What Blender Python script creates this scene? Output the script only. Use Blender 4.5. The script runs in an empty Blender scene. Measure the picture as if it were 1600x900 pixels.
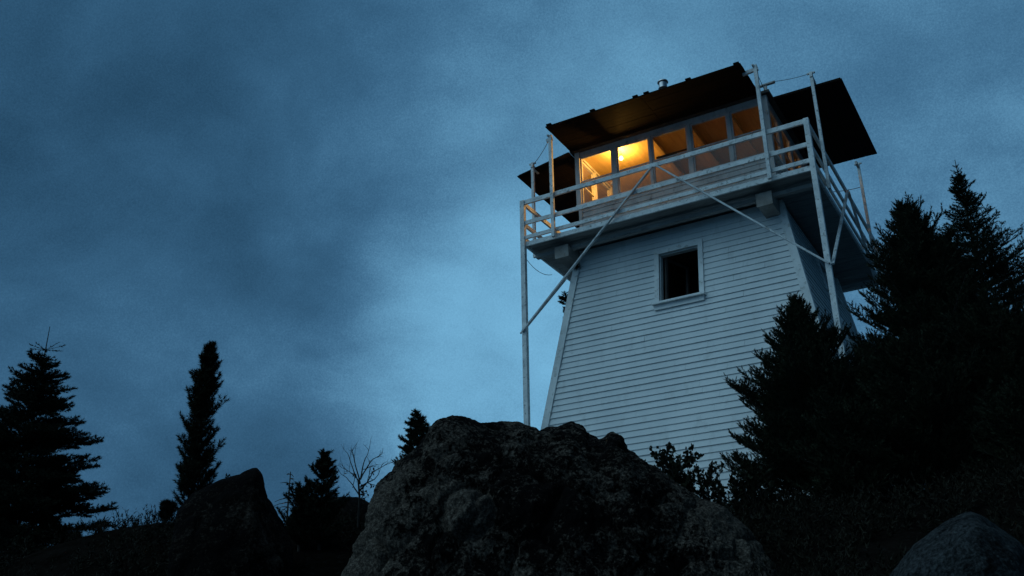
import bpy, math, random
import numpy as np
from mathutils import Vector, Matrix, noise as mnoise

random.seed(4)
RNG = np.random.default_rng(7)
C = bpy.context.scene.collection
SC = bpy.context.scene
rad = math.radians

# ------------------------------------------------------------------ camera
CAM = np.array([6.10028, -19.41634, -9.26823])
RIGHT = np.array([0.86450651, 0.50245314, -0.01301282])
UP = np.array([0.21369025, -0.34398936, 0.91433462])
FWD = np.array([-0.45493403, 0.79322894, 0.40475038])
F = 1569.37

def at(px, py, D):
    """point seen at (px, py) of the 1600x900 photograph, D metres away horizontally"""
    d = RIGHT * (px - 800) / F + UP * (450 - py) / F + FWD
    return CAM + d * (D / math.hypot(d[0], d[1]))

cam = bpy.data.cameras.new("camera")
co = bpy.data.objects.new("camera", cam)
C.objects.link(co)
cam.sensor_width = 36
cam.lens = F / 1600 * 36
cam.clip_end = 3000
M = Matrix.Identity(4)
for i in range(3):
    M[i][0], M[i][1], M[i][2], M[i][3] = RIGHT[i], UP[i], -FWD[i], CAM[i]
co.matrix_world = M
SC.camera = co

# ------------------------------------------------------------------ mesh helpers
class MB:
    def __init__(s):
        s.v, s.f, s.n = [], [], 0
    def add(s, verts, faces):
        verts = [tuple(map(float, p)) for p in verts]
        s.v += verts
        s.f += [tuple(i + s.n for i in f) for f in faces]
        s.n += len(verts)
    def hexa(s, p):
        s.add(p, [(0, 3, 2, 1), (4, 5, 6, 7), (0, 1, 5, 4), (1, 2, 6, 5), (2, 3, 7, 6), (3, 0, 4, 7)])
    def box(s, x0, x1, y0, y1, z0, z1):
        s.hexa([(x0, y0, z0), (x1, y0, z0), (x1, y1, z0), (x0, y1, z0), (x0, y0, z1), (x1, y0, z1), (x1, y1, z1), (x0, y1, z1)])
    def bar(s, a, b, w, h, up=(0, 0, 1)):
        a, b = Vector(a), Vector(b)
        d = (b - a).normalized()
        u = Vector(up)
        if abs(d.dot(u)) > .97: u = Vector((0, 1, 0))
        sd = d.cross(u).normalized() * (w / 2)
        uu = sd.cross(d).normalized() * (h / 2)
        s.hexa([a - sd - uu, a + sd - uu, a + sd + uu, a - sd + uu, b - sd - uu, b + sd - uu, b + sd + uu, b - sd + uu])
    def tube(s, pts, rads, n=8, cap=True):
        pts = [Vector(p) for p in pts]
        base = s.n
        vs, fs = [], []
        for i, p in enumerate(pts):
            d = (pts[min(i + 1, len(pts) - 1)] - pts[max(i - 1, 0)]).normalized()
            u = d.cross(Vector((0.31, 0.95, 0.05)))
            if u.length < .1: u = d.cross(Vector((1, 0, 0)))
            u.normalize(); w = d.cross(u)
            r = rads[i] if hasattr(rads, '__len__') else rads
            for k in range(n):
                a = 2 * math.pi * k / n
                vs.append(p + u * (r * math.cos(a)) + w * (r * math.sin(a)))
        for i in range(len(pts) - 1):
            for k in range(n):
                k2 = (k + 1) % n
                fs.append((i * n + k, i * n + k2, (i + 1) * n + k2, (i + 1) * n + k))
        if cap:
            fs.append(tuple(range(n - 1, -1, -1)))
            fs.append(tuple((len(pts) - 1) * n + k for k in range(n)))
        s.add(vs, fs)
    def rot(s, k):
        """turn by k quarter turns about the vertical axis"""
        c, q = [(1, 0), (0, 1), (-1, 0), (0, -1)][k % 4]
        s.v = [(c * x - q * y, q * x + c * y, z) for x, y, z in s.v]
        return s
    def build(s, name, mat, parent=None, smooth=False):
        me = bpy.data.meshes.new(name)
        off = Vector(parent['_o']) if parent is not None and '_o' in parent else Vector((0, 0, 0))
        me.from_pydata([(x - off.x, y - off.y, z - off.z) for x, y, z in s.v], [], s.f)
        me.materials.append(mat)
        if smooth:
            me.polygons.foreach_set('use_smooth', [True] * len(me.polygons))
        me.update()
        return link(name, me, parent)

def link(name, me, parent=None):
    o = bpy.data.objects.new(name, me)
    C.objects.link(o)
    if parent is not None:
        o.parent = parent
        if '_o' in parent: o['_o'] = list(parent['_o'])
    return o

def tri_mesh(name, V, mat, parent=None):
    """V: (n,3,3) triangles"""
    off = np.array(parent['_o']) if parent is not None and '_o' in parent else np.zeros(3)
    n = len(V)
    me = bpy.data.meshes.new(name)
    me.vertices.add(n * 3)
    me.vertices.foreach_set('co', (V.reshape(-1, 3) - off).astype(np.float32).ravel())
    me.loops.add(n * 3)
    me.loops.foreach_set('vertex_index', np.arange(n * 3, dtype=np.int32))
    me.polygons.add(n)
    me.polygons.foreach_set('loop_start', np.arange(0, n * 3, 3, dtype=np.int32))
    me.polygons.foreach_set('loop_total', np.full(n, 3, dtype=np.int32))
    me.materials.append(mat)
    me.update(calc_edges=True)
    return link(name, me, parent)

def tag(o, label=None, cat=None, group=None, kind=None):
    if label: o['label'] = label
    if cat: o['category'] = cat
    if group: o['group'] = group
    if kind: o['kind'] = kind
    return o

def thing(name, loc, label, cat, group=None):
    o = bpy.data.objects.new(name, None)
    C.objects.link(o)
    o.location = tuple(map(float, loc))
    o.empty_display_size = .2
    o['_o'] = [float(x) for x in loc]
    return tag(o, label, cat, group)

# ------------------------------------------------------------------ materials
class NT:
    def __init__(s, tree): s.t = tree
    def n(s, kind, **kw):
        nd = s.t.nodes.new(kind)
        for k, v in kw.items():
            if k == 'ins':
                for a, b in v.items():
                    if isinstance(b, bpy.types.NodeSocket): s.t.links.new(b, nd.inputs[a])
                    else: nd.inputs[a].default_value = b
            else: setattr(nd, k, v)
        return nd
    def math(s, op, a, b=0.0, c=0.0, clamp=False):
        return s.n('ShaderNodeMath', operation=op, use_clamp=clamp, ins={0: a, 1: b, 2: c}).outputs[0]
    def mix(s, f, a, b, blend='MIX'):
        nd = s.n('ShaderNodeMix', data_type='RGBA', blend_type=blend, ins={0: f, 6: a, 7: b})
        return nd.outputs[2]
    def ramp(s, f, stops):
        nd = s.n('ShaderNodeValToRGB', ins={0: f})
        e = nd.color_ramp.elements
        while len(e) < len(stops): e.new(.5)
        for i, (p, c) in enumerate(stops):
            e[i].position = p
            e[i].color = (*c, 1) if len(c) == 3 else c
        return nd.outputs[0]
    def noise(s, vec, scale, detail=4, rough=.55, dist=0.0):
        return s.n('ShaderNodeTexNoise', ins={'Vector': vec, 'Scale': scale, 'Detail': detail, 'Roughness': rough, 'Distortion': dist}).outputs[0]

def new_mat(name):
    m = bpy.data.materials.new(name)
    m.use_nodes = True
    t = m.node_tree
    t.nodes.clear()
    k = NT(t)
    out = k.n('ShaderNodeOutputMaterial')
    return m, k, out

def mat_surface(name, c0, c1, scale=6, rough=.7, stretch=(1, 1, 1), c2=None, scale2=30, bump=0.0, bscale=60, spec=.3, metal=0.0, lo=.35, hi=.65):
    m, k, out = new_mat(name)
    tc = k.n('ShaderNodeTexCoord').outputs['Object']
    mp = k.n('ShaderNodeMapping', ins={'Vector': tc, 'Scale': stretch}).outputs[0]
    a = k.noise(mp, scale, 6, .6)
    col = k.ramp(a, [(lo, c0), (hi, c1)])
    if c2 is not None:
        b = k.noise(mp, scale2, 5, .65)
        f = k.ramp(b, [(.55, (0, 0, 0)), (.7, (1, 1, 1))])
        col = k.mix(f, col, (*c2, 1))
    bs = k.n('ShaderNodeBsdfPrincipled', ins={'Base Color': col, 'Roughness': rough, 'Specular IOR Level': spec, 'Metallic': metal})
    if bump:
        h = k.noise(mp, bscale, 6, .6)
        nb = k.n('ShaderNodeBump', ins={'Height': h, 'Strength': bump, 'Distance': .02}).outputs[0]
        k.t.links.new(nb, bs.inputs['Normal'])
    k.t.links.new(bs.outputs[0], out.inputs[0])
    return m

M_PAINT = mat_surface('white_paint', (.64, .66, .66), (.75, .76, .75), 1.1, .6, (1, 1, .35), (.61, .62, .61), 5, .08, 25)
M_TRIM = mat_surface('white_trim_paint', (.62, .63, .62), (.80, .80, .78), 2.5, .55, (1, 1, 1), (.42, .41, .38), 9, .15, 40)
M_RAIL = mat_surface('worn_rail_paint', (.56, .58, .58), (.82, .82, .80), 5, .6, (1, 1, 1), (.25, .24, .22), 14, .2, 50)
M_POLE = mat_surface('galvanised_pole', (.42, .44, .45), (.66, .68, .68), 8, .5, (1, 1, .6), (.16, .15, .14), 7, .1, 40)
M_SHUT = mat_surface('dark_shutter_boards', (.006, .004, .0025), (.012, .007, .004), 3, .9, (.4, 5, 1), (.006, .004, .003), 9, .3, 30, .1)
M_DECKU = mat_surface('weathered_deck_boards', (.26, .25, .24), (.40, .39, .375), 3, .8, (.5, 4, 1), (.18, .17, .16), 8, .3, 30)
M_BEAM = mat_surface('painted_beam', (.24, .215, .19), (.36, .33, .30), 4, .65, (1, 1, 1), (.20, .17, .14), 9, .25, 30)
M_CAB = mat_surface('worn_cab_paint', (.36, .34, .33), (.52, .49, .47), 3, .65, (1, 1, .6), (.22, .19, .17), 8, .25, 30)
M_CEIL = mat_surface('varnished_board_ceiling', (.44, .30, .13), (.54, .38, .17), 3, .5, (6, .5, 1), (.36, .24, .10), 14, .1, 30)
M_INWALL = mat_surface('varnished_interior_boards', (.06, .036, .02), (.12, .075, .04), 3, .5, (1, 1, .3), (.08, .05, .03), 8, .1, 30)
M_ROOF = mat_surface('dark_roof_shingles', (.03, .028, .026), (.06, .055, .05), 8, .85)
M_STEEL = mat_surface('stainless_flue', (.40, .40, .42), (.62, .62, .64), 14, .28, (1, 1, .2), metal=1.0)
M_WIRE = mat_surface('dull_wire', (.05, .05, .05), (.10, .10, .10), 8, .6)
M_DARKIN = mat_surface('stairwell_shade_boards', (.020, .015, .012), (.035, .026, .02), 4, .8)  # the stairwell's unlit dark is put into this colour; rod and socket share it
M_SASH = mat_surface('shade_sash_paint', (.05, .043, .04), (.09, .078, .07), 4, .7)  # sash tone darkened to carry the shade inside the opening
M_CREAM = mat_surface('cream_tone', (.55, .47, .33), (.68, .60, .44), 12, .85)
M_BARK = mat_surface('bark', (.018, .015, .013), (.05, .042, .036), 14, .9, (1, 1, .3), None, 30, .5, 40)
M_BAREWOOD = mat_surface('grey_dead_wood', (.05, .045, .04), (.10, .09, .08), 14, .9)

def mat_glass():
    m, k, out = new_mat('window_glass')
    fr = k.n('ShaderNodeFresnel', ins={'IOR': 1.38}).outputs[0]
    tr = k.n('ShaderNodeBsdfTransparent', ins={'Color': (.93, .94, .93, 1)}).outputs[0]
    gl = k.n('ShaderNodeBsdfGlossy', ins={'Color': (1, 1, 1, 1), 'Roughness': .03}).outputs[0]
    mx = k.n('ShaderNodeMixShader', ins={0: fr, 1: tr, 2: gl}).outputs[0]
    k.t.links.new(mx, out.inputs[0])
    return m
M_GLASS = mat_glass()

def mat_leaf(name, c0, c1, scale=3.0, rough=.65):
    m, k, out = new_mat(name)
    g = k.n('ShaderNodeNewGeometry')
    a = k.noise(k.n('ShaderNodeTexCoord').outputs['Object'], scale, 3, .6)
    b = k.math('MULTIPLY_ADD', g.outputs['Random Per Island'], .5, k.math('MULTIPLY', a, .75))
    col = k.ramp(b, [(.25, c0), (.85, c1)])
    bs = k.n('ShaderNodeBsdfPrincipled', ins={'Base Color': col, 'Roughness': rough, 'Specular IOR Level': .06})
    k.t.links.new(bs.outputs[0], out.inputs[0])
    return m
M_FIR = mat_leaf('fir_needles', (.006, .010, .007), (.024, .034, .020))
M_PINE = mat_leaf('pine_needles', (.007, .010, .007), (.026, .033, .018))
M_JUN = mat_leaf('juniper_sprays', (.007, .011, .007), (.030, .036, .020))
M_SHRUBLEAF = mat_leaf('shrub_leaves', (.006, .008, .005), (.022, .024, .013), 8)
M_DRYLEAF = mat_leaf('withered_leaves', (.030, .018, .012), (.07, .04, .025), 8)
M_COVER = mat_leaf('ground_cover_leaves', (.006, .006, .004), (.022, .019, .012), 2)

def mat_rock(name, bare, grey, lichen, lo, hi, seed, patch=None):
    """granite: bare stone, paler and darker speckle, crusts of black lichen; patch = (centre, radius) of a freshly flaked disc"""
    m, k, out = new_mat(name)
    tc = k.n('ShaderNodeTexCoord').outputs['Object']
    mp = k.n('ShaderNodeMapping', ins={'Vector': tc, 'Location': (seed, seed * 1.7, seed * .3)}).outputs[0]
    sp = k.noise(mp, 55, 6, .75)
    stone = k.ramp(sp, [(.36, tuple(x * .35 for x in bare)), (.5, bare), (.64, grey)])
    big = k.noise(mp, 1.7, 6, .62, .6)
    mid = k.noise(mp, 9, 8, .72, .9)
    fine = k.noise(mp, 38, 6, .75)
    l = k.math('ADD', k.math('MULTIPLY', big, .6), k.math('ADD', k.math('MULTIPLY', mid, .75), k.math('MULTIPLY', fine, .75)))
    for (pc, pr, soft, amt) in (patch or ()):
        d = k.n('ShaderNodeVectorMath', operation='DISTANCE', ins={0: tc, 1: tuple(pc)}).outputs['Value']
        pm = k.n('ShaderNodeMapRange', ins={'Value': d, 'From Min': pr * (1 - soft), 'From Max': pr * (1 + soft), 'To Min': amt, 'To Max': 0}).outputs[0]
        l = k.math('SUBTRACT', l, pm)
    lf = k.n('ShaderNodeMapRange', ins={'Value': l, 'From Min': lo, 'From Max': hi}).outputs[0]
    col = k.mix(lf, stone, (*lichen, 1))
    h = k.math('ADD', k.math('MULTIPLY', mid, .6), k.math('ADD', k.math('MULTIPLY', fine, .4), k.math('MULTIPLY', lf, .25)))
    nb = k.n('ShaderNodeBump', ins={'Height': h, 'Strength': 1.0, 'Distance': .04}).outputs[0]
    bs = k.n('ShaderNodeBsdfPrincipled', ins={'Base Color': col, 'Roughness': .95, 'Specular IOR Level': .03, 'Normal': nb})
    k.t.links.new(bs.outputs[0], out.inputs[0])
    return m

# ------------------------------------------------------------------ sky and light
SUN_DIR = Vector((-.50, -.62, 1.0)).normalized()       # towards the afterglow, behind the camera on the left
SUN_EL = math.asin(SUN_DIR.z)
SUN_AZ = math.atan2(SUN_DIR.x, SUN_DIR.y)

def make_world():
    w = bpy.data.worlds.new("World")
    SC.world = w
    w.use_nodes = True
    t = w.node_tree
    t.nodes.clear()
    k = NT(t)
    out = k.n('ShaderNodeOutputWorld')
    sky = k.n('ShaderNodeTexSky', sky_type='NISHITA', sun_disc=False)
    sky.sun_elevation = rad(-3.0)
    sky.sun_rotation = SUN_AZ
    b1 = k.n('ShaderNodeBackground', ins={'Color': sky.outputs[0], 'Strength': .06})
    d = k.n('ShaderNodeTexCoord').outputs['Generated']
    sep = k.n('ShaderNodeSeparateXYZ', ins={0: d})
    zc = k.math('ADD', k.math('MAXIMUM', sep.outputs[2], 0.0), .42)
    pl = k.n('ShaderNodeCombineXYZ', ins={0: k.math('DIVIDE', sep.outputs[0], zc), 1: k.math('DIVIDE', sep.outputs[1], zc), 2: 3.7}).outputs[0]
    n1 = k.noise(pl, 1.5, 6, .52, .15)
    n2 = k.noise(pl, 4.2, 9, .58, .2)
    n3 = k.noise(d, 600, 3, .8)
    cl = k.math('ADD', k.math('MULTIPLY', n1, .50), k.math('ADD', k.math('MULTIPLY', n2, .46), k.math('MULTIPLY', n3, .22)))
    def lobe(v, lo, hi, g):
        v = Vector(v).normalized()
        dt = k.n('ShaderNodeVectorMath', operation='DOT_PRODUCT', ins={0: d, 1: tuple(v)}).outputs['Value']
        mr = k.n('ShaderNodeMapRange', interpolation_type='SMOOTHSTEP', ins={'Value': dt, 'From Min': lo, 'From Max': hi, 'To Min': 0, 'To Max': g}).outputs[0]
        return mr
    def pdir(px, py):
        return RIGHT * (px - 800) / F + UP * (450 - py) / F + FWD
    br = k.math('ADD', lobe(pdir(850, 600), .968, 1.0, .30), lobe(pdir(1150, 60), .85, 1.0, .05))
    br = k.math('ADD', br, lobe(pdir(130, 610), .985, 1.0, .05))
    dark = k.math('ADD', k.math('ADD', .045, lobe((1, -.1, .3), .2, .9, .4)), k.math('ADD', lobe(pdir(-250, 150), .80, 1.0, .20), lobe(pdir(250, 900), .97, 1.0, .05)))
    val = k.math('SUBTRACT', k.math('ADD', cl, br), dark)
    col = k.ramp(val, [(.22, (.007, .034, .070)), (.46, (.032, .110, .210)), (.62, (.062, .180, .315)), (.84, (.18, .46, .70))])
    t.nodes[-1].color_ramp.interpolation = 'B_SPLINE'
    back = lobe(SUN_DIR, .58, .97, 1.0)                # the brighter half of the evening sky, out of the frame
    col = k.mix(back, col, (.42, .73, .92, 1))
    st = 1.0
    b2 = k.n('ShaderNodeBackground', ins={'Color': col, 'Strength': st})
    ad = k.n('ShaderNodeAddShader', ins={0: b1.outputs[0], 1: b2.outputs[0]})
    t.links.new(ad.outputs[0], out.inputs[0])
    s = bpy.data.lights.new('sun', 'SUN')
    s.energy = .10
    s.angle = rad(40)
    s.color = (.58, .86, 1.0)
    so = bpy.data.objects.new('sun', s)
    C.objects.link(so)
    so.rotation_euler = SUN_DIR.to_track_quat('Z', 'Y').to_euler()
make_world()

# ------------------------------------------------------------------ ground
def sstep(a, b, x):
    t = min(1, max(0, (x - a) / (b - a)))
    return t * t * (3 - 2 * t)

def ground_z(x, y):
    v = y - CAM[1]
    z = np.interp(v, [-300, -60, -6, 0, 3, 8, 14, 17, 26, 40, 120, 700], [-90, -28, -12.2, -10.85, -9.9, -7.75, -6.45, -6.1, -6.1, -7.5, -34, -120])
    l = -4.0 - x
    if l > 0: z -= .10 * l + .012 * min(l, 60) ** 2 * .6
    z += .75 * math.exp(-((x + 3.2) ** 2 + (y + 11.9) ** 2) / 7.0)
    r = x - 13
    if r > 0: z -= .12 * r
    z += .14 * mnoise.fractal(Vector((x * .35, y * .35, 3.1)), 1, 2, 4) * min(1, .3 + abs(v) / 10)
    return float(z)

def make_ground():
    xs = np.concatenate([np.linspace(-700, -40, 18), np.linspace(-34, 30, 129), np.linspace(38, 700, 18)])
    ys = np.concatenate([np.linspace(-320, -40, 10), np.linspace(-34, 22, 113), np.linspace(30, 680, 20)])
    v = [(x, y, ground_z(x, y)) for y in ys for x in xs]
    nx = len(xs)
    f = [(j * nx + i, j * nx + i + 1, (j + 1) * nx + i + 1, (j + 1) * nx + i) for j in range(len(ys) - 1) for i in range(nx - 1)]
    b = MB(); b.add(v, f)
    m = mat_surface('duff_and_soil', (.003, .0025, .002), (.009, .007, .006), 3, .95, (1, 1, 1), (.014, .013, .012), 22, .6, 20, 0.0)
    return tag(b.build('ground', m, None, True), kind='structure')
make_ground()

# ------------------------------------------------------------------ the lookout tower
BASE_Z = -6.2
tower = thing('fire_lookout_tower', (0, 0, BASE_Z), 'white clapboard fire lookout tower with lit cab, catwalk and propped-up dark shutters', 'lookout tower')
def cw(z): return 2.15 - .16 * z

def wall_at(side, u, z, off=0.0):
    """point on the battered wall, off = metres proud of it"""
    c = cw(z) + off
    p = [(u, -c, z), (c, u, z), (-u, c, z), (-c, -u, z)][side]
    return p

OPEN = {0: [(-.345, .475, -1.70, -.58)], 1: [(.02, .66, -1.14, -.44), (.46, 1.06, -2.26, -1.70)], 2: [], 3: []}
def build_tower_wall(side):
    b = MB()
    rg = random.Random(side + 11)
    z = -.02
    course = .128
    while z > -6.5:
        zt, zb = z, z - course
        segs = [(-1.0, 1.0, None)]
        ivs = [(-cw(zt), cw(zt), -cw(zb), cw(zb))]
        for (u0, u1, z0, z1) in OPEN[side]:
            if zb < z1 - .02 and zt > z0 + .02:
                ivs = [(-cw(zt), u0, -cw(zb), u0), (u1, cw(zt), u1, cw(zb))]
        out = []
        for (a, bb, a2, b2) in ivs:                      # butt joints between boards
            ln = bb - a
            if ln > 1.5:
                cut = rg.uniform(.2, .8)
                cu = a + cut * ln
                out += [(a, cu - .0015, a2, cu - .0015), (cu + .0015, bb, cu + .0015, b2)]
            else: out.append((a, bb, a2, b2))
        for (a, bb, a2, b2) in out:
            lip = .021 + rg.uniform(-.003, .005)
            dz = rg.uniform(-.003, .003)
            zb2 = zb + dz
            p = [wall_at(side, a, zt + .006, .001), wall_at(side, bb, zt + .006, .001), wall_at(side, b2, zb2, lip), wall_at(side, a2, zb2, lip),
                 wall_at(side, a2, zb2, -.01), wall_at(side, b2, zb2, -.01)]
            b.add(p, [(0, 3, 2, 1), (3, 4, 5, 2)])
        z -= course
    return b.build('tower_wall', M_PAINT, tower)
for sd in range(4): build_tower_wall(sd)

for kx, ky in ((-1, -1), (1, -1), (1, 1), (-1, 1)):      # corner boards follow the batter
    b = MB()
    z0, z1 = -6.5, -.03
    wd = .105
    def cp(z, a, e): 
        c = cw(z)
        return c + e, c - a
    for z_pair in [(z0, z1)]:
        lo, hi = z_pair
        for face in (0, 1):
            pts = []
            for z in (lo, hi):
                c = cw(z)
                o, i = c + .045, c + .004
                far = c - wd
                if face == 0: q = [(kx * far, ky * i, z), (kx * o, ky * i, z), (kx * o, ky * o, z), (kx * far, ky * o, z)]
                else: q = [(kx * i, ky * far, z), (kx * o, ky * far, z), (kx * o, ky * (i - .002), z), (kx * i, ky * (i - .002), z)]
                pts += q
            b.hexa(pts)
    b.build('corner_board', M_TRIM, tower)

def tower_window(side, u0, u1, z0, z1, sill=True, sash=True):
    b = MB()
    t = .095
    def slab(bb, a, c, za, zc, i, o):
        pts = []
        for off in (o, i):
            pts += [wall_at(side, a, za, off), wall_at(side, c, za, off), wall_at(side, c, zc, off), wall_at(side, a, zc, off)]
        bb.hexa(pts)
    slab(b, u0 - t, u0, z0, z1, -.02, .042)
    slab(b, u1, u1 + t, z0, z1, -.02, .042)
    slab(b, u0 - t, u1 + t, z1 + .001, z1 + .115, -.02, .044)
    for (a, c, za, zc) in ((u0, u0 + .02, z0, z1), (u1 - .02, u1, z0, z1), (u0, u1, z1 - .02, z1)):   # jamb linings
        slab(b, a, c, za, zc, -.14, -.021)
    fr = b.build('window_frame', M_TRIM, tower)
    if sill:
        s = MB()
        slab(s, u0 - t - .035, u1 + t + .035, z0 - .045, z0, -.05, .13)
        slab(s, u0 - t, u1 + t, z0 - .15, z0 - .047, .0, .055)
        s.build('sill', M_TRIM, fr)
    s = MB()                                              # the sash stands swung inwards on its hinges at the left
    def leaf(d0, d1, za, zc, u=u0 + .05):
        q = []
        for uu in (u, u + .035):
            q += [wall_at(side, uu + d0 * .35, za, -.15 - d0), wall_at(side, uu + d1 * .35, za, -.15 - d1), wall_at(side, uu + d1 * .35, zc, -.15 - d1), wall_at(side, uu + d0 * .35, zc, -.15 - d0)]
        s.hexa(q)
    w_ = (u1 - u0) * .8
    leaf(0, .05, z0 + .02, z1 - .03); leaf(w_ - .05, w_, z0 + .02, z1 - .03); leaf(.05, w_ - .05, z0 + .02, z0 + .08); leaf(.05, w_ - .05, z1 - .09, z1 - .03)
    s.build('sash', M_SASH, fr)
    r = MB()                                             # the unlit stairwell behind
    q = [wall_at(side, u0, z0, -.141), wall_at(side, u1, z0, -.141), wall_at(side, u1, z1, -.141), wall_at(side, u0, z1, -.141),
         wall_at(side, u0, z0, -1.4), wall_at(side, u1, z0, -1.4), wall_at(side, u1, z1, -1.4), wall_at(side, u0, z1, -1.4)]
    r.add(q, [(4, 5, 6, 7), (0, 1, 5, 4), (1, 2, 6, 5), (2, 3, 7, 6), (3, 0, 4, 7)])
    r.build('stairwell', M_DARKIN, fr)
tower_window(0, *OPEN[0][0])
tower_window(1, *OPEN[1][0])
tower_window(1, *OPEN[1][1])

# ---- deck
DK = 2.985
b = MB()
y = -DK + .012
while y < DK - .1:                                        # deck boards, seen from below
    b.box(-DK + .01, DK - .01, y, y + .138, .035, .07)
    y += .142
b.build('deck_boards', M_DECKU, tower)
for sd in range(4):
    b = MB()
    b.box(-DK - .02, DK + (.02 if sd % 2 == 0 else -.022), -DK - .02, -DK + .02, -.025, .075)
    if sd % 2: b.v = [(x if x > 0 else x + .042, yy, z) for x, yy, z in b.v]
    b.rot(sd).build('fascia_board', M_RAIL, tower)
for y in (-2.55, 2.55):
    b = MB(); b.box(-DK + .03, DK - .03, y - .05, y + .05, -.14, -.061)
    b.build('joist', M_DECKU, tower)
for x0, x1 in ((-2.40, -2.11), (1.86, 2.14)):
    b = MB(); b.box(x0, x1, -2.76, 2.76, -.36, -.141 + .002)
    b.box(x0, x1, -2.49, 2.49, -.139, -.0605)
    o = b.build('beam', M_BEAM, tower)
    b = MB(); b.box(x0 - .012, x1 + .012, -2.785, -2.7605, -.372, -.10)
    b.build('beam_end_plate', M_BEAM, o)

# ---- corner posts, rails, braces
POST = 3.015
for kx, ky in ((-1, -1), (1, -1), (1, 1), (-1, 1)):
    b = MB()
    g0 = ground_z(kx * POST, ky * POST) - .3
    b.box(kx * POST - .048, kx * POST + .048, ky * POST - .048, ky * POST + .048, g0, 1.045)
    b.build('corner_post', M_RAIL, tower)
for sd in range(4):
    for z, h, w in ((1.0, .095, .045), (.51, .085, .04), (.17, .08, .04)):
        b = MB()
        e = POST - .049
        b.box(-e, e, -POST - w / 2, -POST + w / 2, z - h / 2, z + h / 2)
        b.rot(sd).build('rail', M_RAIL, tower)
    if sd in (0, 1, 2, 3):
        for s in (-1, 1):
            b = MB()
            b.bar((s * .035, -POST - .05, .955), (s * (POST + .03), -POST - .075, -1.95), .03, .055, (0, 1, 0))
            b.rot(sd).build('brace', M_POLE, tower)
# ---- shutter poles with their crossarms
def pole(x, y, z0, z1, arm, r=.034, reach=.26):
    b = MB()
    b.bar((x, y, z0), (x, y, z1), 2 * r, 2 * r)
    o = b.build('shutter_pole', M_RAIL, tower)
    q = MB()
    q.bar((x + arm[0] * .05, y + arm[1] * .05, z1 - .09), (x - arm[0] * reach, y - arm[1] * reach, z1 - .115), .05, .075)
    q.bar((x - arm[0] * .03 + arm[1] * .08, y + arm[1] * .0 + arm[0] * .08, z1 - .02), (x - arm[0] * .03 - arm[1] * .08, y - arm[0] * .08, z1 - .02), .035, .03)
    q.build('crossarm', M_POLE, o)
    return o
pole(-2.27, -3.085, -.02, 2.40, (1, 0), .034, .09)
pole(2.235, -3.085, -.02, 2.50, (1, 0))
pole(3.075, -2.12, -.02, 2.62, (0, -1), .03)
pole(3.075, 1.95, -.02, 2.62, (0, 1), .03)
pole(-3.075, -2.42, -.02, 2.31, (0, -1), .03)
pole(-3.075, 2.3, -.02, 2.31, (0, 1), .03)

# ---- cab
CB = 2.13
WIN_X = [(-2.115 + .064, -1.280), (-1.180, -.418), (-.372, .432), (.508, 1.300), (1.365, 2.05)]
Z_SILL, Z_HEAD = 1.115, 2.255
for sd in range(4):
    b = MB()                                              # boarded wall under the windows
    z = .076
    while z < 1.03:
        zt = min(z + .118, 1.03)
        e = CB - .03
        b.hexa([(-e, -CB + .03, z), (e, -CB + .03, z), (e, -CB + .06, z), (-e, -CB + .06, z),
                (-e, -CB + .045, zt), (e, -CB + .045, zt), (e, -CB + .06, zt), (-e, -CB + .06, zt)] if False else
               [(-e, -CB + .012, z), (e, -CB + .012, z), (e, -CB + .07, z), (-e, -CB + .07, z),
                (-e, -CB + .026, zt), (e, -CB + .026, zt), (e, -CB + .07, zt), (-e, -CB + .07, zt)])
        z += .12
    b.rot(sd).build('cab_wall', M_CAB, tower)
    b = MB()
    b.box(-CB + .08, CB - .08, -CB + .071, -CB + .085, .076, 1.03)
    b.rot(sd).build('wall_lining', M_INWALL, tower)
    b = MB()
    e = CB + .035 if sd % 2 == 0 else CB - .03
    b.box(-e, e, -CB - .055, -CB + .10, 1.031, 1.085)
    b.rot(sd).build('sill', M_TRIM, tower)
    b = MB()
    b.box(-CB + .081, CB - .081, -CB, -CB + .09, Z_HEAD + .03, 2.40)
    b.rot(sd).build('top_plate', M_CAB, tower)
    b = MB()                                              # corner post
    b.box(-CB - .03, -CB + .08, -CB - .03, -CB + .08, 1.086, 2.40)
    b.box(-CB, -CB + .07, -CB, -CB + .07, .076, 1.03)
    b.rot(sd).build('cab_post', M_CAB, tower)
    for i in range(4):
        b = MB()
        b.box(WIN_X[i][1], WIN_X[i + 1][0], -CB - .012, -CB + .085, 1.086, Z_HEAD + .029)
        b.rot(sd).build('mullion', M_CAB, tower)
    for (x0, x1) in WIN_X:
        b = MB()
        f = .036
        ya, yb = -CB + .012, -CB + .055
        b.box(x0 + .001, x0 + f, ya, yb, 1.087, Z_HEAD + .028)
        b.box(x1 - f, x1 - .001, ya, yb, 1.087, Z_HEAD + .028)
        b.box(x0 + f, x1 - f, ya, yb, 1.087, 1.135)
        b.box(x0 + f, x1 - f, ya, yb, Z_HEAD - .018, Z_HEAD + .028)
        b.box(x0 + f, x1 - f, ya + .004, yb - .004, 1.655, 1.682)
        o = b.rot(sd).build('cab_window', M_CAB, tower)
        g = MB()
        g.add([(x0 + f - .005, ya + .02, 1.13), (x1 - f + .005, ya + .02, 1.13), (x1 - f + .005, ya + .02, 1.657), (x0 + f - .005, ya + .02, 1.657)], [(0, 1, 2, 3)])
        g.add([(x0 + f - .005, ya + .02, 1.68), (x1 - f + .005, ya + .02, 1.68), (x1 - f + .005, ya + .02, Z_HEAD - .014), (x0 + f - .005, ya + .02, Z_HEAD - .014)], [(0, 1, 2, 3)])
        g.rot(sd).build('pane', M_GLASS, o)
b = MB()
e = CB - .091
n = 30
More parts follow.
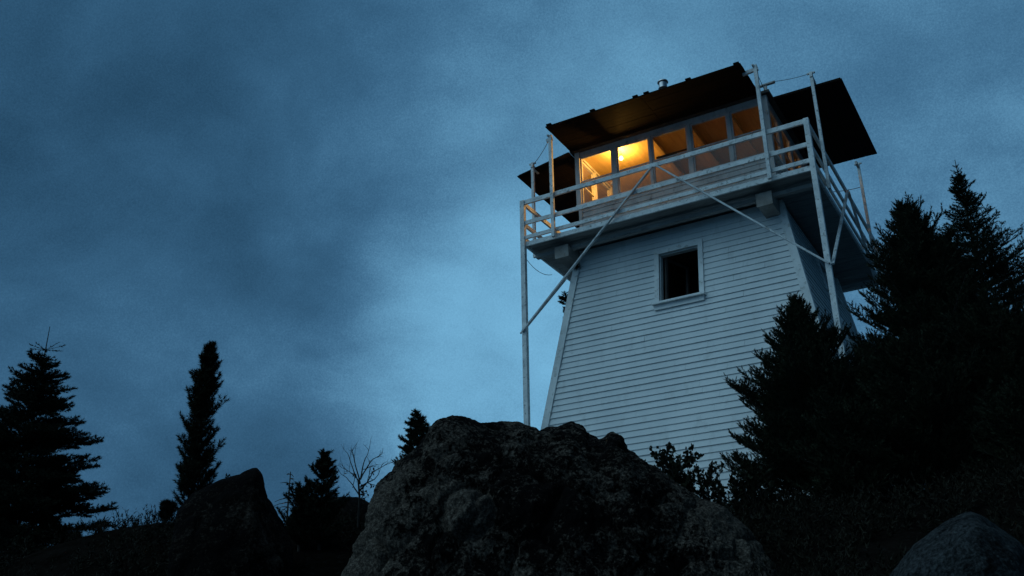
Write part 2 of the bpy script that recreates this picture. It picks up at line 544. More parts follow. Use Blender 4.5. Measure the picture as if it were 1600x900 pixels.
for i in range(n):                                        # ceiling boards
    x = -e + 2 * e * i / n
    b.box(x + .001, x + 2 * e / n - .0005, -e, e, 2.335, 2.355)
b.box(-e, e, -e, e, 2.356, 2.37)
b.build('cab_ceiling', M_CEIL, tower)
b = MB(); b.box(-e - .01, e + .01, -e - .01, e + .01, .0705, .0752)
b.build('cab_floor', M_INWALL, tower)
for x in (-.40, .47, 1.33):  # added baffles that cut the lamplight on the ceiling's right half
    b = MB(); b.box(x - .04, x + .04, -CB + .092, CB - .092, 2.24, 2.3345)
    b.build('ceiling_baffle', M_CEIL, tower)
b = MB()
b.tube([(-.33, -1.98, 1.80), (.395, -1.98, 1.80)], .016, 8)
b.tube([(-.33, -1.98, 1.80), (-.1, -1.98, 1.79), (.12, -1.98, 1.795)], [.026, .03, .024], 8)
b.build('curtain_rod', M_DARKIN, tower)
b = MB()                                                  # low hipped roof
r0, r1 = 2.24, .4
b.add([(-r0, -r0, 2.401), (r0, -r0, 2.401), (r0, r0, 2.401), (-r0, r0, 2.401), (-r0, -r0, 2.46), (r0, -r0, 2.46), (r0, r0, 2.46), (-r0, r0, 2.46), (0, 0, 3.1)],
      [(3, 2, 1, 0), (0, 1, 5, 4), (1, 2, 6, 5), (2, 3, 7, 6), (3, 0, 4, 7), (4, 5, 8), (5, 6, 8), (6, 7, 8), (7, 4, 8)])
roof = b.build('roof', M_ROOF, tower)
b = MB()
cx, cy = -.33, -1.18
b.tube([(cx, cy, 2.6), (cx, cy, 4.03)], .085, 20)
ch = b.build('chimney', M_STEEL, roof, True)
b = MB()
b.tube([(cx, cy, 4.0), (cx, cy, 4.035), (cx, cy, 4.036), (cx, cy, 4.20), (cx, cy, 4.201), (cx, cy, 4.225)], [.085, .115, .095, .095, .125, .12], 20)
b.build('chimney_cap', M_STEEL, ch, False)

# ---- propped shutters
def shutter(u0, u1, inner, outer, side, battens, seed, cover=None):
    over = .012 if side == 0 else -.03
    """boards run along the wall; inner/outer = (distance from centre, height)"""
    rg = random.Random(seed)
    b = MB()
    d0, z0 = inner; d1, z1 = outer
    L = math.hypot(d1 - d0, z1 - z0)
    n = max(3, round(L / .125))
    sx, sz = (d1 - d0) / L, (z1 - z0) / L
    for i in range(n):
        a, e = L * i / n + .002, L * (i + 1) / n - .003
        j = rg.uniform(-.003, .003)
        ea, eb = rg.uniform(-.003, .003), rg.uniform(-.003, .003)
        pts = []
        for h in (0 + j, .024 + j):
            for (u, q) in ((u0 + ea, e), (u1 + eb, e), (u1 + eb, a), (u0 + ea, a)):
                pts.append((u, -(d0 + sx * q - sz * h), z0 + sz * q + sx * h))
        b.hexa(pts)
    o = b.rot(side).build('shutter', M_SHUT, tower)
    for u in battens:
        q = MB()
        pts = []
        for h in (.030, .062):
            for (uu, l) in ((u - .055, L + over), (u + .055, L + over), (u + .055, .03), (u - .055, .03)):
                pts.append((uu, -(d0 + sx * l - sz * h), z0 + sz * l + sx * h))
        q.hexa(pts)
        q.rot(side).build('batten', M_SHUT, o)
    if cover is not None:                                 # strip that closes most of the joint between two panels
        q = MB()
        q.box(cover - .035, cover + .035, -(d1 - .22), -(d0 + .02), z0 + .033, z0 + .05)
        q.rot(side).build('cover_strip', M_SHUT, o)
    return o
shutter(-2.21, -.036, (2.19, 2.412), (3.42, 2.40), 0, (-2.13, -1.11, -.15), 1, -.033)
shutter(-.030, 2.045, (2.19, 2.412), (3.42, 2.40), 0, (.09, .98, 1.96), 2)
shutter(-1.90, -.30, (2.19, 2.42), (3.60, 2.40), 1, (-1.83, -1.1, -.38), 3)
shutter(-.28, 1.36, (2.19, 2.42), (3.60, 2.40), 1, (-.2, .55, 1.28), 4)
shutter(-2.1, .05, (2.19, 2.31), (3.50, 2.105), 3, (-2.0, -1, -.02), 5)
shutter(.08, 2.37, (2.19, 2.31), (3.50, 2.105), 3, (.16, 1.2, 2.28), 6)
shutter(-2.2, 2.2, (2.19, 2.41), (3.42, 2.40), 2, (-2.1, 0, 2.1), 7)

# ---- wires strung between the poles
def wire(pts, r=.006):
    b = MB(); b.tube(pts, r, 6)
    b.build('wire', M_WIRE, tower)
def sag(a, c, s, n=8):
    a, c = Vector(a), Vector(c)
    return [a.lerp(c, i / n) - Vector((0, 0, s * 4 * (i / n) * (1 - i / n))) for i in range(n + 1)]
wire(sag((2.30, -2.16, 2.66), (3.075, -2.12, 2.60), .03))
b = MB()
b.bar((2.0, -2.2, 2.60), (2.36, -2.12, 2.66), .07, .03)
b.bar((2.16, -2.15, 2.401), (2.16, -2.15, 2.62), .06, .06)
b.build('wire_bracket', M_CAB, tower)
wire(sag((-2.27, -3.085, 2.36), (-3.075, -2.42, 2.26), .06))
wire(sag((2.235, -3.085, 2.40), (2.16, -2.16, 2.45), .02))
wire(sag((-3.0, -2.95, -.28), (-2.95, -1.9, -.25), .12))
wire(sag((3.075, 1.95, 2.0), (2.18, 2.1, 2.2), .04), .008)

# ---- lamp, curtain
LAMP = (-1.185, -1.86, 2.135)
lamp = thing('ceiling_lamp', (LAMP[0], LAMP[1], 2.33), 'bare glowing bulb hanging inside the cab behind its second front window', 'lamp')
def lathe(c, prof, n=16):
    b = MB()
    b.tube([(c[0], c[1], z) for r, z in prof], [r for r, z in prof], n)
    return b
m, k, out = new_mat('glowing_bulb')
em = k.n('ShaderNodeEmission', ins={'Color': (1, .66, .22, 1), 'Strength': 14})
k.t.links.new(em.outputs[0], out.inputs[0])
m.cycles.emission_sampling = 'NONE'
lz = LAMP[2]
lathe(LAMP, [(.004, lz - .05), (.032, lz - .042), (.046, lz - .015), (.043, lz + .005), (.022, lz + .03), (.014, lz + .045)]).build('bulb', m, lamp, True)
lathe(LAMP, [(.016, lz + .046), (.018, lz + .09), (.008, lz + .10)]).build('socket', M_DARKIN, lamp, True)
lathe(LAMP, [(.004, lz + .10), (.004, 2.334)], 6).build('cord', M_WIRE, lamp)
pl = bpy.data.lights.new('bulb_light', 'POINT')
pl.energy = 230
pl.color = (1, .51, .10)
pl.shadow_soft_size = .06
plo = bpy.data.objects.new('bulb_light', pl)
C.objects.link(plo)
plo.location = LAMP

b = MB()  # pale curved band standing just inside the glass
pts = []
for i in range(9):
    a = i / 8
    pts.append((-1.30 - .11 * (1 - math.sin(a * math.pi / 2)), 1.42 + .12 * math.cos(a * math.pi / 2)))
pts = [(-1.42, 1.545)] + pts + [(-1.30, 1.13)]
vs, fs = [], []
for i, (x, z) in enumerate(pts):
    w = .06
    nx, nz = (0, -1) if i < 3 else (-1, 0)
    if 3 <= i < 9:
        a = (i - 2) / 7 * math.pi / 2
        nx, nz = -math.sin(a), -math.cos(a)
    vs += [(x, -1.985, z), (x + nx * w, -1.985, z + nz * w), (x, -1.955, z), (x + nx * w, -1.955, z + nz * w)]
for i in range(len(pts) - 1):
    p = i * 4
    fs += [(p, p + 4, p + 5, p + 1), (p + 2, p + 3, p + 7, p + 6), (p, p + 2, p + 6, p + 4), (p + 1, p + 5, p + 7, p + 3)]
fs += [(0, 1, 3, 2), (len(vs) - 4, len(vs) - 2, len(vs) - 1, len(vs) - 3)]
b.add(vs, fs)
tag(b.build('band', M_CREAM, None), 'narrow pale curtain with a curved top behind the first front window of the cab', 'band')

# ------------------------------------------------------------------ rocks
def rock(name, outline, D, depth_f, depth_b, zb, mat, label, seed, amp=.06, freq=1.6, sharp=1.0, nt=110, du=.016, knob=None):
    pts = np.array([at(px, py, D + (o[0] if o else 0)) for px, py, *o in outline])
    seg = np.concatenate([[0], np.cumsum(np.linalg.norm(np.diff(pts, axis=0), axis=1))])
    nu = int(seg[-1] / du)
    s = np.linspace(0, seg[-1], nu)
    R = np.stack([np.interp(s, seg, pts[:, i]) for i in range(3)], 1)
    for _ in range(2):
        R[1:-1] = (R[:-2] + 2 * R[1:-1] + R[2:]) / 4
    # end caps run down to the ground
    V = []
    hmax = R[:, 2].max() - zb
    for i in range(nu):
        w = R[i] - CAM; w[2] = 0; w /= np.linalg.norm(w)
        h = max(R[i, 2] - zb, .01)
        fr = (h / hmax) ** .7
        for j in range(nt):
            th = math.pi * j / (nt - 1)
            cc, ss = math.cos(th), math.sin(th)
            v = -cc * (depth_f if cc > 0 else depth_b) * (.35 + .65 * fr)
            V.append((R[i, 0] + w[0] * v, R[i, 1] + w[1] * v, zb + h * ss ** sharp))
    V = np.array(V)
    G = V.reshape(nu, nt, 3)
    du_ = np.gradient(G, axis=0); dv_ = np.gradient(G, axis=1)
    N = np.cross(du_, dv_).reshape(-1, 3)
    N /= np.linalg.norm(N, axis=1, keepdims=True) + 1e-9
    if N.reshape(nu, nt, 3)[nu // 2, nt // 2, 2] < 0: N = -N
    sd = Vector((seed * 3.7, seed * 1.3, seed * 7.1))
    disp = np.empty(len(V))
    for i, p in enumerate(V):
        q = Vector(p) + sd
        a = mnoise.ridged_multi_fractal(q * freq, 1.0, 2.1, 5, 1.0, 1.8) - 1.1
        d = mnoise.voronoi(q * freq * 1.3)[0]
        f = (d[1] - d[0])
        e = mnoise.fractal(q * freq * 6, .6, 2.1, 5)
        disp[i] = a * .55 - .75 * math.exp(-f * 9) + e * .26
    top = np.tile(np.sin(np.linspace(0, math.pi, nt)) ** 6, nu)
    disp *= amp * (1 - .55 * top)
    if knob is not None:
        kc, kr, kh = knob
        d = np.linalg.norm(V - np.array(kc), axis=1)
        disp += kh * np.clip(1 - (d / kr) ** 4, 0, 1) - kh * .9 * np.exp(-((d - kr * 1.12) / (kr * .13)) ** 2)
    V = V + N * disp[:, None]
    b = MB()
    F_ = [(i * nt + j, (i + 1) * nt + j, (i + 1) * nt + j + 1, i * nt + j + 1) for i in range(nu - 1) for j in range(nt - 1)]
    F_ += [tuple(range(nt)), tuple((nu - 1) * nt + j for j in range(nt - 1, -1, -1))]
    b.add(V, F_)
    o = b.build(name, mat, None, True)
    return tag(o, label, 'boulder')

big_out = [(515, 985), (535, 900), (550, 860), (575, 800), (592, 760), (612, 735), (640, 710), (662, 682), (680, 661), (700, 655), (725, 656), (745, 663), (775, 665),
           (808, 661), (830, 669), (850, 674), (873, 670), (893, 664), (912, 670), (926, 682), (940, 687), (955, 681), (968, 684), (985, 700), (1003, 718), (1040, 748),
           (1085, 772), (1130, 797), (1165, 822), (1190, 857), (1220, 900), (1262, 985)]
kc = at(729, 800, 6.18)
GR = (.064, .051, .042); GRL = (.185, .150, .122); LI = (.005, .004, .004)  # stone and lichen tones darkened to stand in for shade on the foreground
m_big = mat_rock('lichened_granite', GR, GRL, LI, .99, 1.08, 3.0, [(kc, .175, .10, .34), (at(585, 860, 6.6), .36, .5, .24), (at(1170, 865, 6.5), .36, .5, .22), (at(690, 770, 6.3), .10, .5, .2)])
rock('boulder', big_out, 7.0, 1.05, 1.2, -8.95, m_big, 'largest boulder, dark and speckled with lichen, with a round pale scar below the tower', 1, .085, 2.0, .95, 230, .0105, (kc, .17, .055))
m_r2 = mat_rock('dark_lichened_rock', (.028, .022, .018), (.07, .056, .046), (.005, .004, .004), .94, 1.06, 9.0)  # lichened stone, its tones also lowered in place of shade
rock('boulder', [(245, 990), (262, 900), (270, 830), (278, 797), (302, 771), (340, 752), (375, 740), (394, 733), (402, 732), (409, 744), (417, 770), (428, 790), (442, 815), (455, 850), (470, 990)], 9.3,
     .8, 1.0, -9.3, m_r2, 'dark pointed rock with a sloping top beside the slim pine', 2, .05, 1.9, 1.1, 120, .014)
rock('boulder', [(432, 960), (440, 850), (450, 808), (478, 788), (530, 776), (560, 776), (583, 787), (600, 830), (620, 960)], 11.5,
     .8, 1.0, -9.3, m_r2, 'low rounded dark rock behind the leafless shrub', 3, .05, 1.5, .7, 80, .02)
m_r4 = mat_rock('grey_granite', (.034, .037, .039), (.068, .074, .077), (.008, .008, .008), 1.06, 1.25, 21.0)
rock('boulder', [(1345, 1010), (1390, 900), (1420, 864), (1450, 836), (1480, 813), (1500, 805), (1520, 802), (1545, 814), (1565, 830), (1592, 850), (1625, 880), (1680, 1010)], 5.0,
     .7, .9, -8.9, m_r4, 'bare pale grey boulder at the lower right below the trees', 4, .035, 1.7, .85, 100, .012)

# ------------------------------------------------------------------ trees
def unit(a): return a / (np.linalg.norm(a, axis=-1, keepdims=True) + 1e-9)

def needles(P0, P1, R, m, w, ang=(35, 75), flat=0.0, tipped=True):
    """m thin triangles round each twig P0->P1, R = needle length per twig"""
    n = len(P0)
    P0 = np.repeat(P0, m, 0); P1 = np.repeat(P1, m, 0); L = np.repeat(R, m)
    t = RNG.random(n * m)
    a = unit(P1 - P0)
    r = unit(np.cross(a, RNG.normal(size=(n * m, 3))))
    if flat: r[:, 2] *= (1 - flat); r = unit(r)
    th = np.radians(RNG.uniform(ang[0], ang[1], n * m)) * (1 - .55 * t ** 3)
    d = r * np.sin(th)[:, None] + a * np.cos(th)[:, None]
    base = P0 + (P1 - P0) * t[:, None]
    sd = unit(np.cross(d, RNG.normal(size=(n * m, 3)))) * (w / 2)
    ln = (L * RNG.uniform(.65, 1.1, n * m))[:, None]
    return np.stack([base - sd, base + sd, base + d * ln], 1)

def conifer(name, label, cat, base, H, prof, mat, seed, whorl=.2, per=6, elev=lambda t: 10, curve=.25, twig_step=.07, twig_len=.35, twig_min=.05, twig_ang=50,
            nl=.035, nn=26, nw=.005, leader=.25, lean=(0, 0), irregular=.2, gaps=0.0, start=.08, bare=.15, twig_up=.1, group=None, flat=0.0, trunk_r=None, ang=(35, 75), sub=True, crowns=()):
    rg = np.random.default_rng(seed)
    base = np.asarray(base, float)
    root = thing(name, base, label, cat, group)
    tr = trunk_r or max(.02, H * .014)
    def tp(t): return base + np.array([lean[0] * t, lean[1] * t, H * t])
    wood = MB()
    wood.tube([base - np.array([0, 0, .4])] + [tp(t) for t in np.linspace(0, 1, 10)], [tr * 1.15] + [tr * (1 - .93 * t) for t in np.linspace(0, 1, 10)], 8)
    P0, P1, RR = [], [], []
    def twig(a, c, r):
        P0.append(a); P1.append(c); RR.append(r)
    z = start * H
    while z < H * .985:
        t = z / H
        top = (1 - t) * H < leader
        k = per + rg.integers(-1, 2)
        a0 = rg.random() * 6.28
        for j in range(max(k, 3)):
            if rg.random() < gaps: continue
            az = a0 + 6.283 * j / k + rg.normal() * .18
            L = prof(t, az) * (1 + rg.normal() * irregular)
            if L < .02: continue
            e = rad(elev(t) + rg.normal() * 6)
            hd = np.array([math.cos(az), math.sin(az), 0])
            zz = z + rg.normal() * whorl * .22
            o = tp(zz / H)
            ns = 6
            path = [o]
            for s in range(1, ns + 1):
                q = s / ns
                path.append(o + hd * (L * q * math.cos(e)) + np.array([0, 0, L * q * math.sin(e) + curve * L * (q ** 2) - .0 * q]))
            path = np.array(path)
            br = max(.004, tr * .35 * (1 - t) * min(1, L))
            wood.tube(path, [br * (1 - .8 * s / ns) + .0015 for s in range(ns + 1)], 5, False)
            sl = L / ns
            for s in range(ns):
                if (s + 1) / ns > bare: twig(path[s], path[s + 1], nl)
            q = bare + .05
            side = 1
            while q < .98:
                i = min(int(q * ns), ns - 1)
                f = q * ns - i
                p = path[i] * (1 - f) + path[i + 1] * f
                d = unit(path[i + 1] - path[i])
                for side in (-1, 1):
                    if rg.random() < .12: continue
                    tl = (twig_len * L * (1 - q) ** .65 + twig_min) * rg.uniform(.65, 1.25)
                    aa = rad(twig_ang + rg.normal() * 10)
                    sv = np.cross(d, [0, 0, 1]) * side
                    dd = unit(d * math.cos(aa) + unit(sv) * math.sin(aa) + np.array([0, 0, twig_up + rg.normal() * .13]))
                    e1 = p + dd * tl
                    twig(p, e1, nl * .92)
                    if sub and tl > .16:
                        for g in np.arange(.3, .95, .07 / tl if .07 / tl > .14 else .14):
                            for s2 in (-1, 1):
                                d2 = unit(dd * .72 + unit(np.cross(dd, [0, 0, 1])) * s2 * .6 + np.array([0, 0, twig_up + rg.normal() * .12]))
                                pp = p + dd * tl * g
                                twig(pp, pp + d2 * (.30 * tl * (1 - g) + twig_min * .8), nl * .85)
                q += twig_step / L * rg.uniform(.8, 1.2)
        z += whorl * rg.uniform(.75, 1.2) * (.55 + .45 * (1 - t))
    for (dd, L, k, e) in crowns:                          # single whorls of the leading shoot
        a0 = rg.random() * 6.28
        for j in range(k):
            az = a0 + 6.283 * j / k + rg.normal() * .12
            o = tp(1 - dd / H)
            en = o + np.array([math.cos(az) * math.cos(rad(e)), math.sin(az) * math.cos(rad(e)), math.sin(rad(e))]) * L * rg.uniform(.8, 1.15)
            wood.tube([o, en], [.004, .002], 4, False)
            twig(o, en, nl * .8)
    for s in np.linspace(max(0, 1 - leader / H), 1.0, 4)[:-1]:
        twig(tp(s), tp(s + leader / H / 3), nl * .28)
    wood.build('trunk', M_BARK, root)
    T = needles(np.array(P0), np.array(P1), np.array(RR), nn, nw, ang, flat)
    tri_mesh('crown', T, mat, root)
    return root

def prof_pts(pts, H):
    """pts: (metres below the top, half spread)"""
    d = [p[0] for p in pts]; r = [p[1] for p in pts]
    return lambda t, az: float(np.interp((1 - t) * H, d, r))

def plant(px, py, D):
    """foot on the ground of a plant whose top is seen at px, py; and its height"""
    p = at(px, py, D)
    gz = ground_z(p[0], p[1])
    return np.array([p[0], p[1], gz]), p[2] - gz

b0, H = plant(78, 510, 14)
conifer('fir_tree', 'broad dark fir with a spiky bare leader at the left edge', 'tree', b0, H,
        prof_pts([(0, 0), (.56, 0), (.58, .22), (.95, .36), (1.4, .62), (1.9, .84), (2.5, 1.10), (2.8, 1.20), (3.3, 1.22), (4.5, 1.2)], H), M_FIR, 1,
        whorl=.20, per=9, elev=lambda t: -8 + 26 * t, curve=.12, twig_step=.06, twig_len=.40, nl=.045, nn=30, nw=.010, leader=.55, irregular=.13, start=.01, bare=.08, twig_up=.16,
        crowns=((.34, .24, 7, 12), (.47, .14, 6, 5), (.52, .16, 5, 0)))
b0, H = plant(328, 543, 13)
conifer('pine_tree', 'slim columnar pine with dense tufts beside the pointed rock', 'tree', b0, H,
        prof_pts([(0, .05), (.15, .09), (.35, .14), (.7, .20), (1.0, .24), (1.5, .28), (2.0, .28), (2.4, .22), (2.8, .14), (4, .12)], H), M_PINE, 2,
        whorl=.10, per=7, elev=lambda t: 44, curve=.30, twig_step=.075, twig_len=.34, twig_min=.05, twig_ang=45, nl=.060, nn=32, nw=.009, leader=.08, irregular=.32, gaps=.24, twig_up=.3, bare=.25, start=.02)
b0, H = plant(256, 835, 12.2); H = .17
conifer('pine_sapling', 'tufted pine sapling at the foot of the slim columnar pine', 'sapling', b0, H,
        prof_pts([(0, .05), (.1, .08), (1, .10)], H), M_PINE, 31, whorl=.06, per=5, elev=lambda t: 40, curve=.4, nl=.06, nn=50, nw=.009, leader=.05)
b0, H = plant(508, 712, 10)
conifer('young_fir', 'lumpy young fir in front of the low rock, left of the leafless shrub', 'tree', b0, H,
        prof_pts([(0, .03), (.12, .07), (.25, .13), (.4, .17), (.6, .22), (1.2, .27)], H), M_FIR, 3, whorl=.10, per=6, elev=lambda t: 25, curve=.3,
        twig_step=.05, twig_min=.05, nl=.036, nn=36, nw=.009, leader=.06, irregular=.25, gaps=.1, twig_up=.3)
b0, H = plant(474, 765, 10)
conifer('young_fir', 'shorter bushy young fir left of the lumpy one', 'tree', b0, H,
        prof_pts([(0, .05), (.12, .12), (.3, .18), (1.2, .25)], H), M_FIR, 32, whorl=.11, per=6, elev=lambda t: 35, curve=.35,
        twig_step=.05, twig_min=.05, nl=.036, nn=36, nw=.009, leader=.04, irregular=.3, gaps=.1, twig_up=.3)
b0, H = plant(653, 650, 10.5)
conifer('young_fir', 'dark young fir half hidden behind the left shoulder of the largest boulder', 'tree', b0, H,
        prof_pts([(0, .03), (.1, .08), (.25, .14), (.45, .20), (.7, .27), (1.5, .36)], H), M_FIR, 4, whorl=.10, per=7, elev=lambda t: 5, curve=.25,
        twig_step=.05, twig_min=.05, nl=.036, nn=36, nw=.009, leader=.06, irregular=.18, twig_up=.25)
b0, H = plant(884, 458, 31)
conifer('fir_tree', 'distant conifer whose tip shows past the left tower wall', 'tree', b0, H,
        prof_pts([(0, .03), (.12, .16), (.45, .22), (.55, .06), (1.0, .08), (3, .4), (9, .9)], H), M_FIR, 5, whorl=.3, per=7, elev=lambda t: 15, curve=.2, nl=.08, nn=22, nw=.02,
        twig_step=.12, twig_min=.08, leader=.1, start=.1)
# right-hand group
J = dict(curve=.24, twig_step=.055, twig_len=.36, twig_min=.07, twig_ang=40, nl=.04, nn=30, nw=.009, twig_up=.4, ang=(18, 60), bare=.1, start=.03)
b0, H = plant(1243, 468, 11)
conifer('juniper', 'bushy juniper in front of the white clapboard wall', 'tree', b0, H,
        prof_pts([(0, .04), (.12, .08), (.35, .20), (.7, .37), (1.1, .54), (1.5, .74), (2.1, .85), (3, .85)], H), M_JUN, 6, whorl=.10, per=9, elev=lambda t: 8 + 40 * t,
        leader=.10, irregular=.20, **J)
b0, H = plant(1352, 548, 12.3)
conifer('juniper', 'small juniper between the bushy one and the tall dark one', 'tree', b0, H,
        prof_pts([(0, .05), (.15, .15), (.4, .28), (.9, .40), (2.2, .6)], H), M_JUN, 7, whorl=.11, per=8, elev=lambda t: 10 + 36 * t, leader=.1, irregular=.3, **J)
b0, H = plant(1413, 322, 12.5)
conifer('juniper', 'tall ragged juniper against the right end of the catwalk', 'tree', b0, H,
        prof_pts([(0, .05), (.12, .12), (.3, .20), (.55, .34), (.9, .46), (1.3, .54), (2.0, .68), (3.2, .85)], H), M_JUN, 8, whorl=.11, per=9, elev=lambda t: 6 + 40 * t,
        leader=.1, irregular=.28, **J)
b0, H = plant(1492, 250, 15)
conifer('spruce_tree', 'tallest spruce with a thin spire at the right edge', 'tree', b0, H,
        prof_pts([(0, 0), (.32, 0), (.34, .10), (.55, .14), (.8, .21), (1.1, .31), (1.6, .50), (1.95, .72), (2.4, .88), (3.5, 1.15), (6, 1.3)], H), M_FIR, 9, whorl=.135, per=8, elev=lambda t: -8 + 38 * t, curve=.16,
        twig_step=.07, twig_len=.28, twig_min=.05, nl=.036, nn=28, nw=.009, leader=.42, irregular=.22, twig_up=.22, gaps=.05, crowns=((.13, .05, 3, 40), (.22, .10, 5, 25), (.30, .11, 5, 20)))
b0, H = plant(1625, 415, 13)
conifer('spruce_tree', 'spruce cut off by the right edge below the tallest one', 'tree', b0, H,
        prof_pts([(0, .02), (.3, .12), (.8, .38), (1.5, .7), (2.5, .95), (5, 1.1)], H), M_FIR, 10, whorl=.15, per=8, elev=lambda t: -5 + 32 * t, curve=.16,
        twig_step=.07, twig_len=.32, twig_min=.05, nl=.036, nn=28, nw=.010, leader=.25, irregular=.2, twig_up=.2)
for i, (px, py, D, sp, lab) in enumerate([(1472, 372, 13.2, .42, 'narrow juniper squeezed between the tall ragged one and the tallest spruce'),
                                          (1545, 500, 11.0, .75, 'broad dark juniper in front of the tallest spruce'),
                                          (1430, 540, 10.2, .75, 'wide low juniper in front of the tall ragged one'),
                                          (1320, 640, 9.6, .6, 'low juniper at the foot of the bushy one'),
                                          (1600, 600, 9.4, .6, 'low juniper at the right edge above the pale boulder')]):
    b0, H = plant(px, py, D)
    conifer('juniper', lab, 'tree', b0, H, prof_pts([(0, .05), (.2, sp * .35), (.5, sp * .6), (1.0, sp * .9), (2, sp * 1.1), (4, sp * 1.1)], H), M_JUN, 40 + i, whorl=.12, per=8,
            elev=lambda t: 6 + 36 * t, leader=.1, irregular=.26, **J)

# ---- dead snag and leafless shrub
def grow(wood, p, d, L, r, depth, rg, tips, spread=.55, kids=(2, 3)):
    n = 4
    pts = [np.array(p)]
    dd = np.array(d, float)
    for i in range(n):
        dd = unit(dd + rg.normal(size=3) * .12 + np.array([0, 0, .04]))
        pts.append(pts[-1] + dd * L / n)
    wood.tube(pts, [r * (1 - .45 * i / n) for i in range(n + 1)], 5, False)
    if depth == 0:
        tips.append((pts[-1], dd)); return
    for i in range(rg.integers(kids[0], kids[1] + 1)):
        k = rg.integers(2, n + 1)
        nd = unit(dd + rg.normal(size=3) * spread + np.array([0, 0, .1]))
        grow(wood, pts[k], nd, L * rg.uniform(.5, .8), r * .55, depth - 1, rg, tips, spread, kids)
    tips.append((pts[-1], dd))

def leaf_quads(tips, n, size, rg, up=.4, wr=.45):
    T = []
    for (p, d) in tips:
        for i in range(n):
            a = unit(rg.normal(size=3) * .7 + np.array(d) * .4 + np.array([0, 0, up]))
            s = unit(np.cross(a, rg.normal(size=3))) * size * wr / 2
            o = np.array(p) - np.array(d) * rg.uniform(0, size * 2.2)
            l = size * rg.uniform(.7, 1.15)
            b1, m1, t1 = o + a * l * .1, o + a * l * .6, o + a * l
            T += [[b1, m1 - s, m1 + s], [m1 - s, t1, m1 + s]]
    return np.array(T)

rg = np.random.default_rng(12)
p = at(566, 690, 10.2); gz = at(566, 785, 10.2)[2]
sh = thing('bare_shrub', (p[0], p[1], gz - .25), 'leafless shrub with thin forked twigs and a few withered leaves', 'shrub')
w = MB(); tips = []
f0 = np.array([p[0], p[1], gz - .25])
h = p[2] - gz + .25
w.tube([f0, f0 + [0, 0, h * .35], f0 + [-.02, -.01, h * .55]], [.013, .011, .009], 6, False)
rv = RIGHT * 1.0; rv[2] = 0; rv = unit(rv)
for (hh, sx, L) in ((.36, -.75, .34), (.42, .75, .42), (.50, -.55, .36), (.55, .35, .38), (.55, -.15, .42), (.30, .95, .16), (.46, .9, .3), (.5, -.35, .45)):
    grow(w, f0 + np.array([0, 0, h * hh]), unit(rv * sx + np.array([0, 0, .8]) + rg.normal(size=3) * .12), L * .55, .0085, 3, rg, tips, .6, (2, 3))
w.build('branches', M_BARK, sh)
low = [t for t in tips if t[0][2] < gz + (p[2] - gz) * .55][::2]
if low: tri_mesh('leaves', leaf_quads(low, 2, .045, rg, -.4), M_DRYLEAF, sh)

p = at(454, 737, 24); gz = ground_z(p[0], p[1])
sn = thing('dead_snag', (p[0], p[1], gz), 'thin dead snag with stubby bare side twigs in the gap between the rocks', 'dead tree')
w = MB()
w.tube([(p[0], p[1], gz - .3), (p[0], p[1], p[2])], [.05, .012], 6)
z = p[2] - .06
while z > gz + .4:
    for j in range(3):
        a = rg.random() * 6.28
        L = rg.uniform(.12, .42) * min(1, .3 + (p[2] - z))
        o = np.array([p[0], p[1], z])
        d = np.array([math.cos(a), math.sin(a), rg.uniform(-.25, .15)])
        w.tube([o, o + d * L * .6, o + d * L + [0, 0, -.03]], [.012, .009, .006], 4, False)
    z -= .11
w.build('branches', M_BAREWOOD, sn)

# ---- leafy shrubs
def leafy(px, py, D, label, seed, nst, hgt, lsize, width, name='leafy_shrub'):
    rg = np.random.default_rng(seed)
    top = at(px, py, D)
    f0 = top - np.array([0, 0, hgt])
    o = thing(name, f0, label, 'shrub')
    w = MB(); tips = []
    for i in range(nst):
        a = rg.random() * 6.28
        lean = rg.random() * width
        d = unit(np.array([math.cos(a) * lean, math.sin(a) * lean, 1.0]))
        grow(w, f0 + np.array([math.cos(a), math.sin(a), 0]) * .1 * width, d, hgt * rg.uniform(.45, .62), .007, 2, rg, tips, .35, (2, 3))
    w.build('stems', M_BARK, o)
    tri_mesh('leaves', leaf_quads(tips, 14, lsize, rg, .7, .65), M_SHRUBLEAF, o)
    return o
leafy(1052, 706, 9.0, 'leafy shrub with upright oval leaves peeping over the right shoulder of the largest boulder', 21, 9, .55, .05, .45)
leafy(1105, 736, 9.2, 'low leafy shrub between the oval-leaved one and the bushy juniper', 22, 10, .5, .04, .8)
leafy(1022, 738, 8.6, 'sparse leafy sprig rising at the right end of the largest boulder top', 23, 5, .4, .04, .6)
leafy(362, 742, 9.8, 'little leafy sprig on the sloping top of the pointed rock', 24, 3, .22, .03, .6)
leafy(225, 838, 11.5, 'low leafy shrub on the skyline between the fir and the pointed rock', 25, 12, .5, .035, 1.1)
leafy(1165, 735, 8.4, 'dark leafy shrub at the foot of the bushy juniper', 26, 14, .5, .04, .9)

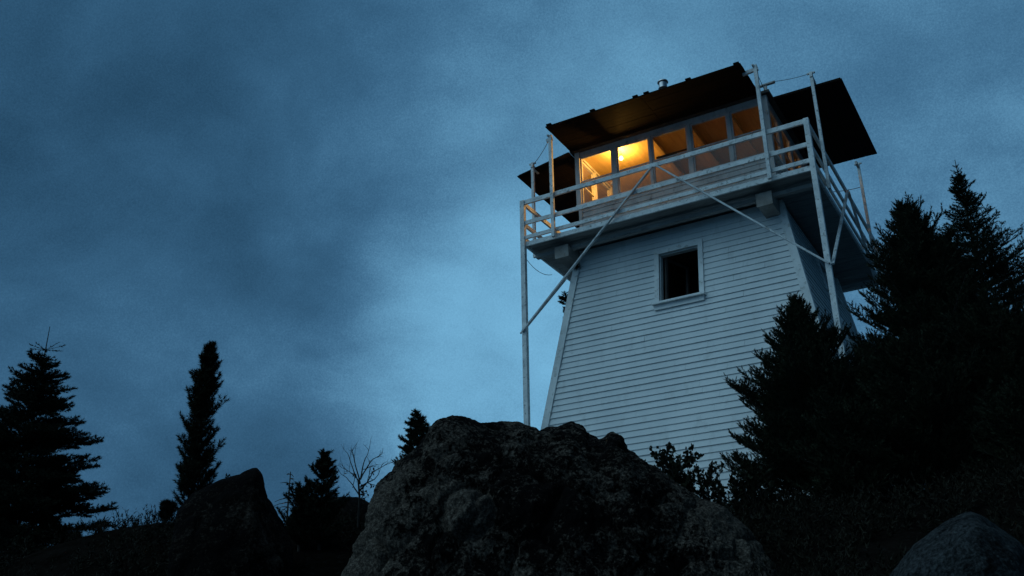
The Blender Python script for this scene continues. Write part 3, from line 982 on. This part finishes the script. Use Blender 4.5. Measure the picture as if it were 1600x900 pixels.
# ---- twigs tucked under the beam
f0 = np.array([-2.16, -2.28, -.40])
tn = thing('twig_tuft', f0, 'dry tuft of twigs tucked where the left beam meets the wall', 'twigs')
P0 = f0 + RNG.normal(size=(60, 3)) * [.03, .015, .02]
d = unit(RNG.normal(size=(60, 3)) * [1, .6, .8] + [0, -.4, -.3])
tri_mesh('twigs', needles(P0, P0 + d * .07, np.full(60, .05), 8, .006), M_DRYLEAF, tn)

# ---- ground cover
def cover():
    rg = np.random.default_rng(77)
    T = []
    n = 9500
    az = np.radians(rg.uniform(-66, 4, n))
    D = rg.uniform(3.2, 15, n) ** 1.0
    X = CAM[0] + np.sin(az) * D; Y = CAM[1] + np.cos(az) * D
    P0, P1, R = [], [], []
    for x, y in zip(X, Y):
        if mnoise.noise(Vector((x * .6, y * .6, 5))) < -.12: continue
        if abs(x) < 3.2 and y > -3.3: continue
        z = ground_z(x, y)
        for i in range(3):
            d = unit(np.array([rg.normal() * .5, rg.normal() * .5, 1.0]))
            h = rg.uniform(.08, .26)
            P0.append((x, y, z - .02)); P1.append(np.array([x, y, z]) + d * h); R.append(.045)
    T = needles(np.array(P0), np.array(P1), np.array(R), 14, .012, (20, 80))
    return tag(tri_mesh('undergrowth', T, M_COVER), 'low dark undergrowth covering the slope', None, None, 'stuff')
cover()

GROUPS = {'boulder': 'boulders on the slope', 'juniper': 'junipers on the right', 'young_fir': 'young firs beside the rocks', 'spruce_tree': 'spruces at the right edge',
          'leafy_shrub': 'leafy shrubs between the rocks', 'fir_tree': 'firs on the ridge'}
for o in bpy.data.objects:
    if o.parent is None and o.name.split('.')[0] in GROUPS: o['group'] = GROUPS[o.name.split('.')[0]]
# helper marks are not part of the scene
for o in bpy.data.objects:
    if '_o' in o: del o['_o']

# ------------------------------------------------------------------ render settings
SC.render.engine = 'CYCLES'
SC.cycles.use_denoising = True
SC.cycles.max_bounces = 8
SC.cycles.transparent_max_bounces = 12
SC.cycles.sample_clamp_indirect = 4
SC.view_settings.view_transform = 'Standard'
SC.view_settings.look = 'None'
SC.view_settings.exposure = 0
SC.view_settings.gamma = 1
